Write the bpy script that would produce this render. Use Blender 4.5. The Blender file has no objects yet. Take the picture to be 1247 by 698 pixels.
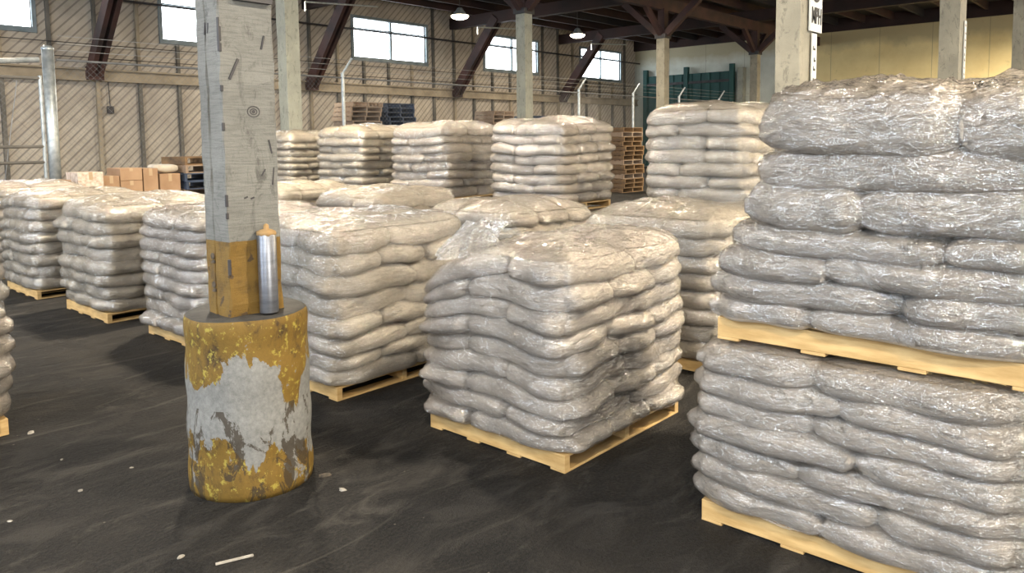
import bpy, math, random
import numpy as np
from mathutils import Vector
from mathutils.bvhtree import BVHTree

S = bpy.context.scene
COL = S.collection
random.seed(7)

# ------------------------------------------------------------------ camera
F_PX, PX, PY, H = 930.0, 623.5, 250.0, 1.77
yaw, pitch, roll = math.atan2(.664, .748), math.radians(4.9), math.radians(.7)
fw = Vector((math.cos(yaw)*math.cos(pitch), math.sin(yaw)*math.cos(pitch), -math.sin(pitch)))
r0 = Vector((math.sin(yaw), -math.cos(yaw), 0)); u0 = r0.cross(fw)
rt = r0*math.cos(roll) - u0*math.sin(roll); up = u0*math.cos(roll) + r0*math.sin(roll)
cd = bpy.data.cameras.new('camera'); cam = bpy.data.objects.new('camera', cd); COL.objects.link(cam)
from mathutils import Matrix
m = Matrix((rt, up, -fw)).transposed().to_4x4(); m.translation = Vector((0, 0, H)); cam.matrix_world = m
cd.sensor_width = 36; cd.lens = F_PX/1247*36; cd.shift_y = -(349-PY)/1247; cd.clip_end = 200; cd.clip_start = .05
S.camera = cam
# ------------------------------------------------------------------ light
S.view_settings.view_transform = 'Standard'; S.view_settings.look = 'None'
S.view_settings.gamma = 1; S.view_settings.use_curve_mapping = False
S.view_settings.exposure = 0.40
W = bpy.data.worlds.new('daylight'); S.world = W; W.use_nodes = True
bg = W.node_tree.nodes['Background']; bg.inputs[0].default_value = (.75, .86, 1, 1); bg.inputs[1].default_value = 2.0

ADDED_CLER_P = 560
ADDED_DOOR_P = 110          # light of unseen dock doors, added behind the camera
LAMP_P = 260          # high bay lamps
WIN_E = 7.0           # blown-out window panes

CLER = [(-6, -2), (2, 6), (10, 14), (18, 22)]   # unseen clerestory windows, added behind the camera for cool glare
def area(name, loc, target, sx, sy, power, col):
    l = bpy.data.lights.new(name, 'AREA'); l.shape = 'RECTANGLE'; l.size = sx; l.size_y = sy; l.energy = power; l.color = col
    o = bpy.data.objects.new(name, l); COL.objects.link(o); o.location = loc
    d = Vector(target)-Vector(loc); o.rotation_euler = d.to_track_quat('-Z', 'Y').to_euler()
    return o
XMIN, YMIN, XMAX, YMAX = -7.0, -8.0, 41.7, 26.5
ADDED_DOORS_X = [(-4.0, 0.5), (3.5, 8.0), (13.0, 17.5)]      # added, unseen dock openings (y range) in the wall at x = XMIN
ADDED_DOORS_Y = [(-2.5, 2.0), (6.5, 11.0), (16.0, 20.5), (26.0, 30.5)]       # added, unseen dock openings (x range) in the wall at y = YMIN
DH = 4.6
for a, b in ADDED_DOORS_X:
    area('door_daylight', (XMIN+.1, (a+b)/2, DH/2), (XMIN+5, (a+b)/2, DH/2), b-a, DH, ADDED_DOOR_P*.5, (.80, .89, 1))
for a, b in ADDED_DOORS_Y:
    area('door_daylight', ((a+b)/2, YMIN+.1, DH/2), ((a+b)/2, YMIN+5, DH/2), b-a, DH, ADDED_DOOR_P*3.3, (1, .92, .79))

for a, b in CLER:
    area('window_daylight', (XMIN+.1, (a+b)/2, 6.15), (XMIN+6, (a+b)/2, 3.0), b-a, 1.6, ADDED_CLER_P, (.72, .84, 1))
# ------------------------------------------------------------------ materials
def nodes(name):
    mt = bpy.data.materials.new(name); mt.use_nodes = True
    nt = mt.node_tree; nt.nodes.clear()
    out = nt.nodes.new('ShaderNodeOutputMaterial')
    return mt, nt, out
class N:
    def __init__(s, nt): s.nt = nt
    def new(s, t, **k):
        n = s.nt.nodes.new(t)
        for a, v in k.items(): setattr(n, a, v)
        return n
    def link(s, a, b): s.nt.links.new(a, b)
    def put(s, v, sock):
        if hasattr(v, 'links') or hasattr(v, 'is_output'): s.link(v, sock)
        else: sock.default_value = v
    def math(s, op, a, b=0.0, clamp=False):
        n = s.new('ShaderNodeMath', operation=op, use_clamp=clamp); s.put(a, n.inputs[0]); s.put(b, n.inputs[1]); return n.outputs[0]
    def coord(s, kind='Object'): return s.new('ShaderNodeTexCoord').outputs[kind]
    def mapping(s, v, scale=(1, 1, 1), rot=(0, 0, 0)):
        n = s.new('ShaderNodeMapping'); s.link(v, n.inputs[0]); n.inputs['Scale'].default_value = scale; n.inputs['Rotation'].default_value = rot; return n.outputs[0]
    def noise(s, v, scale, detail=4, rough=.55, dist=0):
        n = s.new('ShaderNodeTexNoise'); s.link(v, n.inputs['Vector']); n.inputs['Scale'].default_value = scale
        n.inputs['Detail'].default_value = detail; n.inputs['Roughness'].default_value = rough; n.inputs['Distortion'].default_value = dist
        return n.outputs['Fac']
    def ramp(s, f, stops, interp='LINEAR'):
        n = s.new('ShaderNodeValToRGB'); s.link(f, n.inputs[0]); cr = n.color_ramp; cr.interpolation = interp
        while len(cr.elements) < len(stops): cr.elements.new(.5)
        for e, (p, c) in zip(cr.elements, stops):
            e.position = p; e.color = (c[0], c[1], c[2], 1) if not isinstance(c, (int, float)) else (c, c, c, 1)
        return n.outputs[0]
    def mix(s, f, a, b, blend='MIX'):
        n = s.new('ShaderNodeMix', data_type='RGBA', blend_type=blend)
        s.put(f, n.inputs[0])
        for v, k in ((a, 6), (b, 7)):
            if isinstance(v, tuple): n.inputs[k].default_value = (*v[:3], 1)
            else: s.link(v, n.inputs[k])
        return n.outputs[2]
    def bump(s, h, strength=.3, dist=.01):
        n = s.new('ShaderNodeBump'); s.link(h, n.inputs['Height']); n.inputs['Strength'].default_value = strength; n.inputs['Distance'].default_value = dist; return n.outputs[0]
    def bsdf(s, col, rough=.7, normal=None, metal=0, spec=.5):
        n = s.new('ShaderNodeBsdfPrincipled')
        if isinstance(col, tuple): n.inputs['Base Color'].default_value = (*col[:3], 1)
        else: s.link(col, n.inputs['Base Color'])
        s.put(rough, n.inputs['Roughness']); n.inputs['Metallic'].default_value = metal; n.inputs['Specular IOR Level'].default_value = spec
        if normal is not None: s.link(normal, n.inputs['Normal'])
        return n
def simple(name, c1, c2, scale=6, rough=.7, stretch=(1, 1, 1), bump=.2, metal=0, spec=.5, detail=5, coord='Object'):
    mt, nt, out = nodes(name); n = N(nt)
    v = n.mapping(n.coord(coord), stretch); f = n.noise(v, scale, detail)
    c = n.ramp(f, [(.32, c1), (.68, c2)])
    b = n.bsdf(c, rough, n.bump(f, bump, .01) if bump else None, metal, spec); n.link(b.outputs[0], out.inputs[0])
    return mt

M = {}
M['wood'] = simple('pine', (.40, .25, .09), (.60, .41, .18), 5, .65, (1, 1, 6))
M['wood_old'] = simple('weathered_pine', (.07, .045, .028), (.32, .19, .085), 1.3, .8, (1, 1, 3))
M['wood_blue'] = simple('dark_painted_wood', (.02, .03, .05), (.06, .09, .16), 2, .7)
M['wood_tan'] = simple('tan_wood', (.20, .13, .08), (.42, .33, .25), 1.5, .8)
M['carton'] = simple('cardboard', (.30, .18, .10), (.42, .27, .16), 2, .8, bump=.05)
M['carton_pale'] = simple('pale_cardboard', (.45, .33, .24), (.75, .64, .54), 18, .8, bump=.05)
M['tape'] = simple('packing_tape', (.42, .30, .18), (.5, .36, .22), 3, .4, bump=0)
M['steel'] = simple('galvanised_steel', (.36, .40, .42), (.62, .66, .66), 9, .42, bump=.05, metal=.6)
M['pipe'] = simple('brushed_pipe', (.20, .21, .235), (.33, .34, .37), 5, .36, (1, 1, 5), .05, metal=.85)
M['dark_steel'] = simple('dark_bracket', (.02, .02, .025), (.05, .045, .045), 5, .6)
M['wire'] = simple('fence_wire', (.16, .17, .18), (.3, .31, .32), 5, .5, bump=0, metal=.5)
M['foam'] = simple('foam_cap', (.30, .19, .08), (.30, .19, .08), 30, .9)
M['roofbeam'] = simple('red_brown_beam', (.012, .007, .007), (.045, .018, .014), .6, .8)
M['brace'] = simple('brown_brace', (.022, .014, .014), (.075, .032, .026), 1.2, .75)
M['roof'] = simple('dark_roof_deck', (.006, .006, .008), (.022, .018, .019), .5, .9)
M['frame'] = simple('window_frame', (.12, .16, .18), (.25, .29, .31), 2, .6)
M['trimwood'] = simple('painted_stud', (.20, .165, .12), (.40, .34, .25), 1.2, .85)
M['studdark'] = simple('grey_stud', (.085, .08, .07), (.19, .175, .15), 1.2, .85)
M['backwall'] = simple('painted_panel', (.34, .30, .24), (.46, .41, .33), 1, .9)
M['white_sign'] = simple('white_sign', (.52, .53, .50), (.68, .68, .65), 4, .6, bump=0)
M['black_ink'] = simple('black_ink', (.01, .01, .012), (.03, .03, .03), 9, .6, bump=0)
M['green'] = simple('green_door', (.006, .045, .045), (.02, .085, .075), .7, .7, (1, 1, .3))
M['chip'] = simple('debris_chip', (.22, .20, .165), (.42, .39, .34), 20, .8)
M['scrap'] = simple('dark_scrap', (.02, .018, .015), (.12, .09, .06), 20, .8)

def mat_emit(name, col, e):
    mt, nt, out = nodes(name); n = N(nt)
    em = n.new('ShaderNodeEmission'); em.inputs[0].default_value = (*col, 1); em.inputs[1].default_value = e
    n.link(em.outputs[0], out.inputs[0]); return mt
M['pane'] = mat_emit('bright_pane', (.88, .95, 1), WIN_E)
M['lampglow'] = mat_emit('lamp_glow', (1, .86, .62), 14)

def mat_floor():
    mt, nt, out = nodes('dirty_asphalt'); n = N(nt); v = n.coord('Object')
    big = n.noise(v, .45, 6, .62, .6); mid = n.noise(n.mapping(v, (1, 2.2, 1), (0, 0, .5)), 2.2, 7, .68, .8); fine = n.noise(v, 60, 4, .7)
    c = n.ramp(mid, [(.36, (.004, .0042, .0044)), (.50, (.011, .0108, .0104)), (.62, (.038, .0355, .032))])
    c = n.mix(n.ramp(big, [(.45, 0.0), (.62, .5)]), c, (.040, .035, .028))
    sp = n.new('ShaderNodeTexVoronoi'); n.link(v, sp.inputs['Vector']); sp.inputs['Scale'].default_value = 9
    s1 = n.math('LESS_THAN', sp.outputs['Distance'], .045)
    keep = n.math('GREATER_THAN', n.noise(v, 2.5, 2), .55)
    c = n.mix(n.math('MULTIPLY', s1, keep), c, (.20, .17, .14))
    c = n.mix(n.ramp(fine, [(.42, 0.0), (.75, .7)]), c, (.048, .043, .038))
    pal = n.noise(n.mapping(v, (.8, 2.6, 1), (0, 0, -.6)), 1.3, 6, .7, 1.4)
    c = n.mix(n.ramp(pal, [(.54, 0.0), (.68, .6)]), c, (.088, .080, .069))
    h = n.math('ADD', n.math('MULTIPLY', mid, 1.2), n.math('MULTIPLY', fine, .55))
    b = n.bsdf(c, n.ramp(mid, [(.3, .6), (.7, .88)]), n.bump(h, 1.0, .045), 0, .2); n.link(b.outputs[0], out.inputs[0]); return mt
M['floor'] = mat_floor()

def mat_sheath():
    mt, nt, out = nodes('diagonal_board_wall'); n = N(nt); v = n.coord('Object')
    sx = n.new('ShaderNodeSeparateXYZ'); n.link(v, sx.inputs[0])
    d = n.math('DIVIDE', n.math('SUBTRACT', sx.outputs[0], sx.outputs[2]), .30)
    fr = n.math('FRACT', d); fl = n.math('FLOOR', d)
    wn = n.new('ShaderNodeTexWhiteNoise', noise_dimensions='1D'); n.link(fl, wn.inputs['W'])
    groove = n.math('LESS_THAN', fr, .24)
    f = n.noise(n.mapping(v, (1, 1, 1)), 1.1, 6, .6)
    c = n.ramp(f, [(.3, (.38, .335, .275)), (.7, (.58, .525, .44))])
    c = n.mix(n.math('MULTIPLY', wn.outputs[0], .25), c, (.40, .34, .28))
    c = n.mix(n.math('MULTIPLY', groove, .62), c, (.15, .13, .12))
    cz = n.noise(v, .35, 4)
    c = n.mix(n.ramp(cz, [(.45, 0.0), (.65, .3)]), c, (.22, .20, .19))
    b = n.bsdf(c, .9); n.link(b.outputs[0], out.inputs[0]); return mt
M['sheath'] = mat_sheath()

def mat_yellow():
    mt, nt, out = nodes('yellow_painted_wall'); n = N(nt); v = n.coord('Object')
    sx = n.new('ShaderNodeSeparateXYZ'); n.link(v, sx.inputs[0])
    f = n.noise(v, .5, 6, .65); g = n.noise(v, 3, 5, .7)
    yel = n.ramp(f, [(.3, (.74, .58, .27)), (.7, (.90, .74, .38))])
    wht = n.ramp(f, [(.3, (.50, .52, .44)), (.7, (.72, .74, .66))])
    t = n.math('ADD', sx.outputs[1], n.math('MULTIPLY', g, 1.2))
    c = n.mix(n.math('GREATER_THAN', t, 16.3), yel, wht)                       # the paint changes colour along the wall
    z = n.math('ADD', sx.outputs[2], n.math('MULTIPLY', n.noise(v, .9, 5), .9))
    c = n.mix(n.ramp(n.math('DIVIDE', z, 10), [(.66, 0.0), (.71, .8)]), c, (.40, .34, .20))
    st = n.math('FRACT', n.math('DIVIDE', sx.outputs[1], 2.4))
    c = n.mix(n.math('MULTIPLY', n.math('LESS_THAN', st, .012), .5), c, (.2, .17, .12))
    c = n.mix(n.ramp(g, [(.62, 0.0), (.75, .5)]), c, (.35, .28, .16))
    b = n.bsdf(c, .85); n.link(b.outputs[0], out.inputs[0]); return mt
M['yellow'] = mat_yellow()

def mat_column(name, ca, cb, band=None):
    mt, nt, out = nodes(name); n = N(nt); v = n.coord('Object')
    g = n.noise(n.mapping(v, (1, 1, .45), (0, .5, .3)), 11, 8, .75, .8); f = n.noise(v, 2.2, 5); fi = n.noise(v, 60, 3)
    c = n.ramp(f, [(.3, ca), (.7, cb)])
    c = n.mix(n.ramp(g, [(.34, .8), (.46, 0.0)]), c, tuple(q*.5 for q in ca))
    h = n.math('ADD', g, n.math('MULTIPLY', fi, .3))
    if band:
        saw = n.noise(n.mapping(v, (3, 3, 34), (.5, -.5, 0)), 3, 5, .7)
        c = n.mix(n.ramp(saw, [(.46, .0), (.60, .32)]), c, tuple(q*.45 for q in ca)); h = n.math('ADD', h, n.math('MULTIPLY', saw, -.8))
        sx = n.new('ShaderNodeSeparateXYZ'); n.link(v, sx.inputs[0])
        z = n.math('ADD', sx.outputs[2], n.math('MULTIPLY', n.math('SUBTRACT', n.noise(v, 14, 3), .5), .012))
        y = n.ramp(n.noise(v, 8, 6, .65), [(.30, (.07, .04, .010)), (.45, (.145, .083, .012)), (.75, (.20, .115, .018))])
        y = n.mix(n.ramp(n.noise(v, 15, 3), [(.64, 0.0), (.68, .9)]), y, (.05, .03, .015))
        c = n.mix(n.math('LESS_THAN', z, band), c, y)
    b = n.bsdf(c, .75, n.bump(h, .5, .012)); n.link(b.outputs[0], out.inputs[0]); return mt
M['post'] = mat_column('chalky_painted_post', (.12, .12, .11), (.205, .205, .188), 1.285)
M['column'] = mat_column('painted_concrete_column', (.21, .195, .15), (.34, .31, .235))
M['column_pale'] = mat_column('pale_concrete_column', (.25, .255, .215), (.38, .38, .31))

def mat_base():
    mt, nt, out = nodes('chipped_yellow_concrete'); n = N(nt); v = n.coord('Object')
    sx = n.new('ShaderNodeSeparateXYZ'); n.link(v, sx.inputs[0])
    big = n.noise(n.mapping(v, (1, 1, .55)), 3.4, 7, .62, .6); med = n.noise(n.mapping(v, (1, 1, .7)), 9, 7, .7, .4); fine = n.noise(v, 40, 4, .7)
    grey = n.ramp(fine, [(.3, (.14, .14, .132)), (.7, (.235, .235, .222))])
    yel = n.ramp(med, [(.34, (.05, .03, .010)), (.45, (.135, .080, .013)), (.75, (.20, .120, .020))])
    yel = n.mix(n.ramp(n.noise(v, 26, 4, .7), [(.56, 0.0), (.64, .8)]), yel, (.33, .27, .05))
    z = sx.outputs[2]
    top = n.math('GREATER_THAN', n.math('ADD', z, n.math('MULTIPLY', n.math('SUBTRACT', big, .5), 1.2)), .60)
    bot = n.math('LESS_THAN', n.math('ADD', z, n.math('MULTIPLY', n.math('SUBTRACT', big, .5), .8)), .22)
    mask = n.math('MAXIMUM', top, bot)
    hole = n.ramp(med, [(.60, 0.0), (.61, 1.0)], 'CONSTANT')
    mask = n.math('MULTIPLY', mask, n.math('SUBTRACT', 1.0, n.math('MULTIPLY', hole, .9)))
    c = n.mix(mask, grey, yel)
    dk = n.noise(n.mapping(v, (1.3, 1.3, .6)), 6.5, 6, .7, .8)
    low = n.math('LESS_THAN', z, .46)
    dmask = n.math('MULTIPLY', n.ramp(dk, [(.54, 0.0), (.57, 1.0)]), low)
    c = n.mix(n.math('MULTIPLY', dmask, .85), c, (.035, .025, .014))
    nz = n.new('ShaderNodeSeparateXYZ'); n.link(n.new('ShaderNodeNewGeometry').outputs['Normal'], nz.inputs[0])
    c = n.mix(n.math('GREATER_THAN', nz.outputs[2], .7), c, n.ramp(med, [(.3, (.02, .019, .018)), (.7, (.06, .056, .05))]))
    h = n.math('ADD', n.math('MULTIPLY', mask, .35), n.math('ADD', n.math('MULTIPLY', med, .6), n.math('MULTIPLY', fine, .3)))
    b = n.bsdf(c, .7, n.bump(h, .7, .012), 0, .35); n.link(b.outputs[0], out.inputs[0]); return mt
M['base'] = mat_base()

def mat_sack(name, ca, cb):
    mt, nt, out = nodes(name); n = N(nt); v = n.coord('Object')
    oi = n.new('ShaderNodeObjectInfo'); off = n.new('ShaderNodeVectorMath', operation='ADD'); n.link(v, off.inputs[0])
    sc = n.new('ShaderNodeVectorMath', operation='SCALE'); sc.inputs[0].default_value = (7, 3, 5); n.link(oi.outputs['Random'], sc.inputs['Scale']); n.link(sc.outputs[0], off.inputs[1]); v = off.outputs[0]
    f = n.noise(v, 3.5, 4, .6)
    w = n.noise(n.mapping(v, (1, 1, 2.6), (.2, .1, .3)), 15, 6, .68, 1.2)
    w3 = n.noise(n.mapping(v, (1, 1, 2.0), (-.3, .25, .2)), 34, 5, .7, 1.0)
    r1 = n.math('ABSOLUTE', n.math('SUBTRACT', w, .5)); r2 = n.math('ABSOLUTE', n.math('SUBTRACT', w3, .5))
    h = n.math('ADD', n.math('ADD', n.math('MULTIPLY', r1, 1.6), n.math('MULTIPLY', r2, .8)), n.math('MULTIPLY', w, .7))
    c = n.ramp(f, [(.3, ca), (.7, cb)])
    c = n.mix(n.ramp(w, [(.30, .35), (.45, 0.0)]), c, tuple(x*.66 for x in ca))
    b = n.bsdf(c, .42, n.bump(h, 1.0, .028), 0, .5); b.inputs['Coat Weight'].default_value = .8; b.inputs['Coat Roughness'].default_value = .12; n.link(n.bump(n.math('ADD', w, n.math('MULTIPLY', n.noise(v, 30, 2, .5, .8), .3)), 1.0, .012), b.inputs['Coat Normal']); n.link(b.outputs[0], out.inputs[0]); return mt
M['sack'] = mat_sack('white_woven_sack', (.64, .56, .465), (.83, .74, .635))
M['sack_warm'] = mat_sack('cream_woven_sack', (.62, .54, .42), (.80, .715, .575))

def mat_film(name, lo, hi, gl0):
    mt, nt, out = nodes(name); n = N(nt); v = n.coord('Object')
    w1 = n.noise(n.mapping(v, (3, 3, 26), (.25, .12, 0)), 2.0, 7, .72, 1.0)
    w2 = n.noise(n.mapping(v, (1, 1, 2.2), (-.3, .35, 0)), 24, 7, .75, 1.6)
    vo = n.new('ShaderNodeTexVoronoi', feature='DISTANCE_TO_EDGE'); n.link(n.mapping(v, (1, 1, 1.8), (.4, .3, .2)), vo.inputs['Vector']); vo.inputs['Scale'].default_value = 11
    cr = n.math('MINIMUM', n.math('MULTIPLY', vo.outputs['Distance'], 3.0), .4)
    h = n.math('ADD', n.math('ADD', n.math('MULTIPLY', w1, 1.0), n.math('MULTIPLY', w2, .9)), n.math('MULTIPLY', cr, .35))
    nb = n.bump(h, 1.0, .034)
    g1 = n.noise(n.mapping(v, (1, 1, 2.6), (-.3, .3, .1)), 12, 3, .55, 1.0); g2 = n.noise(n.mapping(v, (1, 1, 1.5), (.5, .2, 0)), 38, 2, .5, .8)
    ng = n.bump(n.math('ADD', g1, n.math('MULTIPLY', g2, .35)), 1.0, .022)
    tr = n.new('ShaderNodeBsdfTransparent'); tr.inputs[0].default_value = (.98, .98, .98, 1)
    df = n.new('ShaderNodeBsdfDiffuse'); df.inputs[0].default_value = (.86, .83, .79, 1); n.link(nb, df.inputs['Normal'])
    mx = n.new('ShaderNodeMixShader')
    n.link(n.ramp(w2, [(.35, lo), (.52, (lo+hi)/2), (.72, hi)]), mx.inputs[0])
    n.link(tr.outputs[0], mx.inputs[1]); n.link(df.outputs[0], mx.inputs[2])
    gl = n.new('ShaderNodeBsdfGlossy'); gl.inputs['Roughness'].default_value = .09; gl.inputs['Color'].default_value = (1, 1, 1, 1); n.link(ng, gl.inputs['Normal'])
    fr = n.new('ShaderNodeFresnel'); fr.inputs[0].default_value = 1.6; n.link(ng, fr.inputs['Normal'])
    fm = n.math('MULTIPLY_ADD', fr.outputs[0], .75); nt.nodes[-1].inputs[2].default_value = gl0
    m2 = n.new('ShaderNodeMixShader'); n.link(fm, m2.inputs[0]); n.link(mx.outputs[0], m2.inputs[1]); n.link(gl.outputs[0], m2.inputs[2])
    n.link(m2.outputs[0], out.inputs[0]); return mt
M['film'] = mat_film('stretch_film', .0, .20, .06)
M['film_shiny'] = mat_film('glaring_stretch_film', .0, .20, .10)
M['film_milky'] = mat_film('milky_stretch_film', .06, .30, .05)
M['film_knot'] = mat_film('gathered_film', .15, .5, .10)

# ------------------------------------------------------------------ helpers
class MB:
    def __init__(s): s.v = []; s.f = []
    def box(s, x0, y0, z0, x1, y1, z1):
        k = len(s.v); s.v += [(x0, y0, z0), (x1, y0, z0), (x1, y1, z0), (x0, y1, z0), (x0, y0, z1), (x1, y0, z1), (x1, y1, z1), (x0, y1, z1)]
        s.f += [tuple(k+i for i in q) for q in ((0, 3, 2, 1), (4, 5, 6, 7), (0, 1, 5, 4), (1, 2, 6, 5), (2, 3, 7, 6), (3, 0, 4, 7))]; return s
    def tube(s, p, q, r, r2=None, n=10, caps=True):
        p, q = Vector(p), Vector(q); r2 = r if r2 is None else r2; d = (q-p).normalized()
        a = d.orthogonal().normalized(); b = d.cross(a); k = len(s.v)
        for c, R in ((p, r), (q, r2)):
            for i in range(n):
                t = 2*math.pi*i/n; s.v.append(tuple(c+a*math.cos(t)*R+b*math.sin(t)*R))
        for i in range(n): j = (i+1) % n; s.f.append((k+i, k+j, k+n+j, k+n+i))
        if caps: s.f.append(tuple(k+i for i in range(n))[::-1]); s.f.append(tuple(k+n+i for i in range(n)))
        return s
    def beam(s, p, q, w, h):      # rectangular bar p..q; w sideways, h upwards
        p, q = Vector(p), Vector(q); d = (q-p).normalized(); a = d.cross(Vector((0, 0, 1)))
        a = a.normalized() if a.length > 1e-3 else Vector((1, 0, 0)); b = a.cross(d).normalized(); k = len(s.v)
        for c in (p, q):
            for i, j in ((-1, -1), (1, -1), (1, 1), (-1, 1)): s.v.append(tuple(c+a*i*w/2+b*j*h/2))
        s.f += [(k, k+1, k+5, k+4), (k+1, k+2, k+6, k+5), (k+2, k+3, k+7, k+6), (k+3, k, k+4, k+7), (k+3, k+2, k+1, k), (k+4, k+5, k+6, k+7)]; return s
    def lathe(s, prof, n=32, c=(0, 0, 0)):
        k = len(s.v)
        for r, z in prof:
            for i in range(n): t = 2*math.pi*i/n; s.v.append((c[0]+r*math.cos(t), c[1]+r*math.sin(t), c[2]+z))
        for a in range(len(prof)-1):
            for i in range(n): j = (i+1) % n; s.f.append((k+a*n+i, k+a*n+j, k+(a+1)*n+j, k+(a+1)*n+i))
        return s
    def build(s, name, mat, parent=None, smooth=False, bevel=0):
        me = bpy.data.meshes.new(name); me.from_pydata(s.v, [], s.f); me.materials.append(mat); me.update()
        if smooth: me.shade_smooth()
        o = bpy.data.objects.new(name, me); COL.objects.link(o)
        if parent: o.parent = parent
        if bevel:
            b = o.modifiers.new('bevel', 'BEVEL'); b.width = bevel; b.segments = 2; b.limit_method = 'ANGLE'
        return o
def tag(o, label=None, cat=None, group=None, kind=None):
    for k, v in (('label', label), ('category', cat), ('group', group), ('kind', kind)):
        if v: o[k] = v
    return o
def empty(name, loc, label, cat, group=None, rz=0):
    o = bpy.data.objects.new(name, None); COL.objects.link(o); o.location = loc; o.rotation_euler = (0, 0, rz); o.empty_display_size = .2
    return tag(o, label, cat, group)
def struct(o): o['kind'] = 'structure'; return o
def copy_tree(o, parent=None):
    c = o.copy(); COL.objects.link(c); c.parent = parent
    for ch in list(o.children): copy_tree(ch, c)
    return c
def grid_mesh(name, V, Fa, mat, parent=None, loc=(0, 0, 0)):
    me = bpy.data.meshes.new(name)
    me.vertices.add(len(V)); me.vertices.foreach_set('co', np.asarray(V, dtype=np.float32).ravel())
    nf = len(Fa); me.loops.add(nf*4); me.loops.foreach_set('vertex_index', np.asarray(Fa, dtype=np.int32).ravel())
    me.polygons.add(nf); me.polygons.foreach_set('loop_start', np.arange(0, nf*4, 4, dtype=np.int32))
    me.update(calc_edges=True); me.validate(); me.shade_smooth(); me.materials.append(mat)
    o = bpy.data.objects.new(name, me); COL.objects.link(o); o.parent = parent; o.location = loc
    return o

# ------------------------------------------------------------------ the hall
struct(MB().box(XMIN, YMIN, -.2, XMAX, YMAX, 0).build('floor', M['floor']))
ceil_z = 7.85
struct(MB().box(XMIN, YMIN, ceil_z, XMAX+.3, YMAX+.3, ceil_z+.2).build('ceiling', M['roof']))
WINS = [(3.95+8.0*k, 8.0+8.0*k) for k in range(5)]
WZ0, WZ1 = 5.35, 6.95
wl = MB(); y0, y1 = YMAX, YMAX+.2
wl.box(XMIN, y0, 0, XMAX, y1, WZ0); wl.box(XMIN, y0, WZ1, XMAX, y1, ceil_z)
xs = [XMIN]+[v for w in WINS for v in w]+[XMAX]
for i in range(0, len(xs), 2): wl.box(xs[i], y0, WZ0, xs[i+1], y1, WZ1)
struct(wl.build('wall_left', M['sheath']))
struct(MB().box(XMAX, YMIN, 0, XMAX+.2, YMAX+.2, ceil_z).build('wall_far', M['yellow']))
def wall_open(axis, pos, lo, hi, opens, name):
    w = MB()
    def bx(a, b, z0, z1):
        if axis == 'x': w.box(pos-.2, a, z0, pos, b, z1)
        else: w.box(a, pos-.2, z0, b, pos, z1)
    bx(lo, hi, DH, ceil_z); e = [lo]+[v for o in opens for v in o]+[hi]
    for i in range(0, len(e), 2): bx(e[i], e[i+1], 0, DH)
    struct(w.build(name, M['backwall']))
wall_open('x', XMIN, YMIN, YMAX, ADDED_DOORS_X, 'wall_back')
wall_open('y', YMIN, XMIN, XMAX, ADDED_DOORS_Y, 'wall_right')
for i, (a, b) in enumerate(WINS):
    w = struct(MB().box(a, YMAX+.10, WZ0, b, YMAX+.12, WZ1).build('window_%d' % (i+1), M['pane']))
    f = MB()
    f.box(a-.12, YMAX-.06, WZ0-.16, b+.12, YMAX+.1, WZ0); f.box(a-.12, YMAX-.06, WZ1, b+.12, YMAX+.1, WZ1+.12)
    f.box(a-.12, YMAX-.06, WZ0, a, YMAX+.1, WZ1); f.box(b, YMAX-.06, WZ0, b+.12, YMAX+.1, WZ1)
    mx = (a+b)/2; f.box(mx-.05, YMAX-.02, WZ0, mx+.05, YMAX+.1, WZ1); f.box(a, YMAX, WZ1-.42, b, YMAX+.1, WZ1-.38)
    f.build('window_frame', M['frame'], w)
for i, (a, b) in enumerate(CLER):  # glowing panes of the added windows, never in view
    w = struct(MB().box(XMIN+.01, a, 5.35, XMIN+.04, b, 6.95).build('window_%d' % (i+6), M['pane']))
    MB().box(XMIN, a-.1, 5.25, XMIN+.07, b+.1, 5.35).box(XMIN, a-.1, 6.95, XMIN+.07, b+.1, 7.05).box(XMIN, (a+b)/2-.05, 5.35, XMIN+.07, (a+b)/2+.05, 6.95).build('window_frame', M['frame'], w)
tn = [0]
def trim(mb, mat, bevel=0):
    tn[0] += 1; return struct(mb.build('trim_%d' % tn[0], mat, bevel=bevel))
# girt with a ledge, and the studs of the window wall
trim(MB().box(XMIN, YMAX-.20, 3.86, XMAX, YMAX, 4.14).box(XMIN, YMAX-.30, 4.14, XMAX, YMAX, 4.19).box(XMIN, YMAX-.24, 3.80, XMAX, YMAX-.02, 3.86), M['trimwood'])
k = 0; x = 1.75
while x < XMAX-.3:
    if x > 2.5:
        trim(MB().box(x-.055, YMAX-.13, 0, x+.055, YMAX, 3.80), M['studdark'] if k % 3 else M['trimwood'])
        inwin = any(a-.1 < x < b+.1 for a, b in WINS)
        trim(MB().box(x-.05, YMAX-.12, 4.19, x+.05, YMAX, WZ0-.16 if inwin else ceil_z), M['trimwood'] if k % 3 == 1 else M['studdark'])
    k += 1; x += 8.0/6
trim(MB().tube((XMIN, YMAX-.35, 6.42), (XMAX, YMAX-.35, 6.42), .04), M['dark_steel'])
trim(MB().tube((XMIN, YMAX-.2, 4.55), (XMAX, YMAX-.2, 4.50), .012, n=5), M['dark_steel'])
trim(MB().tube((XMIN, YMAX-.2, 4.95), (XMAX, YMAX-.2, 4.98), .012, n=5), M['dark_steel'])
trim(MB().box(XMAX-.15, YMIN, 7.2, XMAX, YMAX, ceil_z), M['roofbeam'])
GX = [1.72, 9.6, 17.65, 25.7, 33.9]
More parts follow.
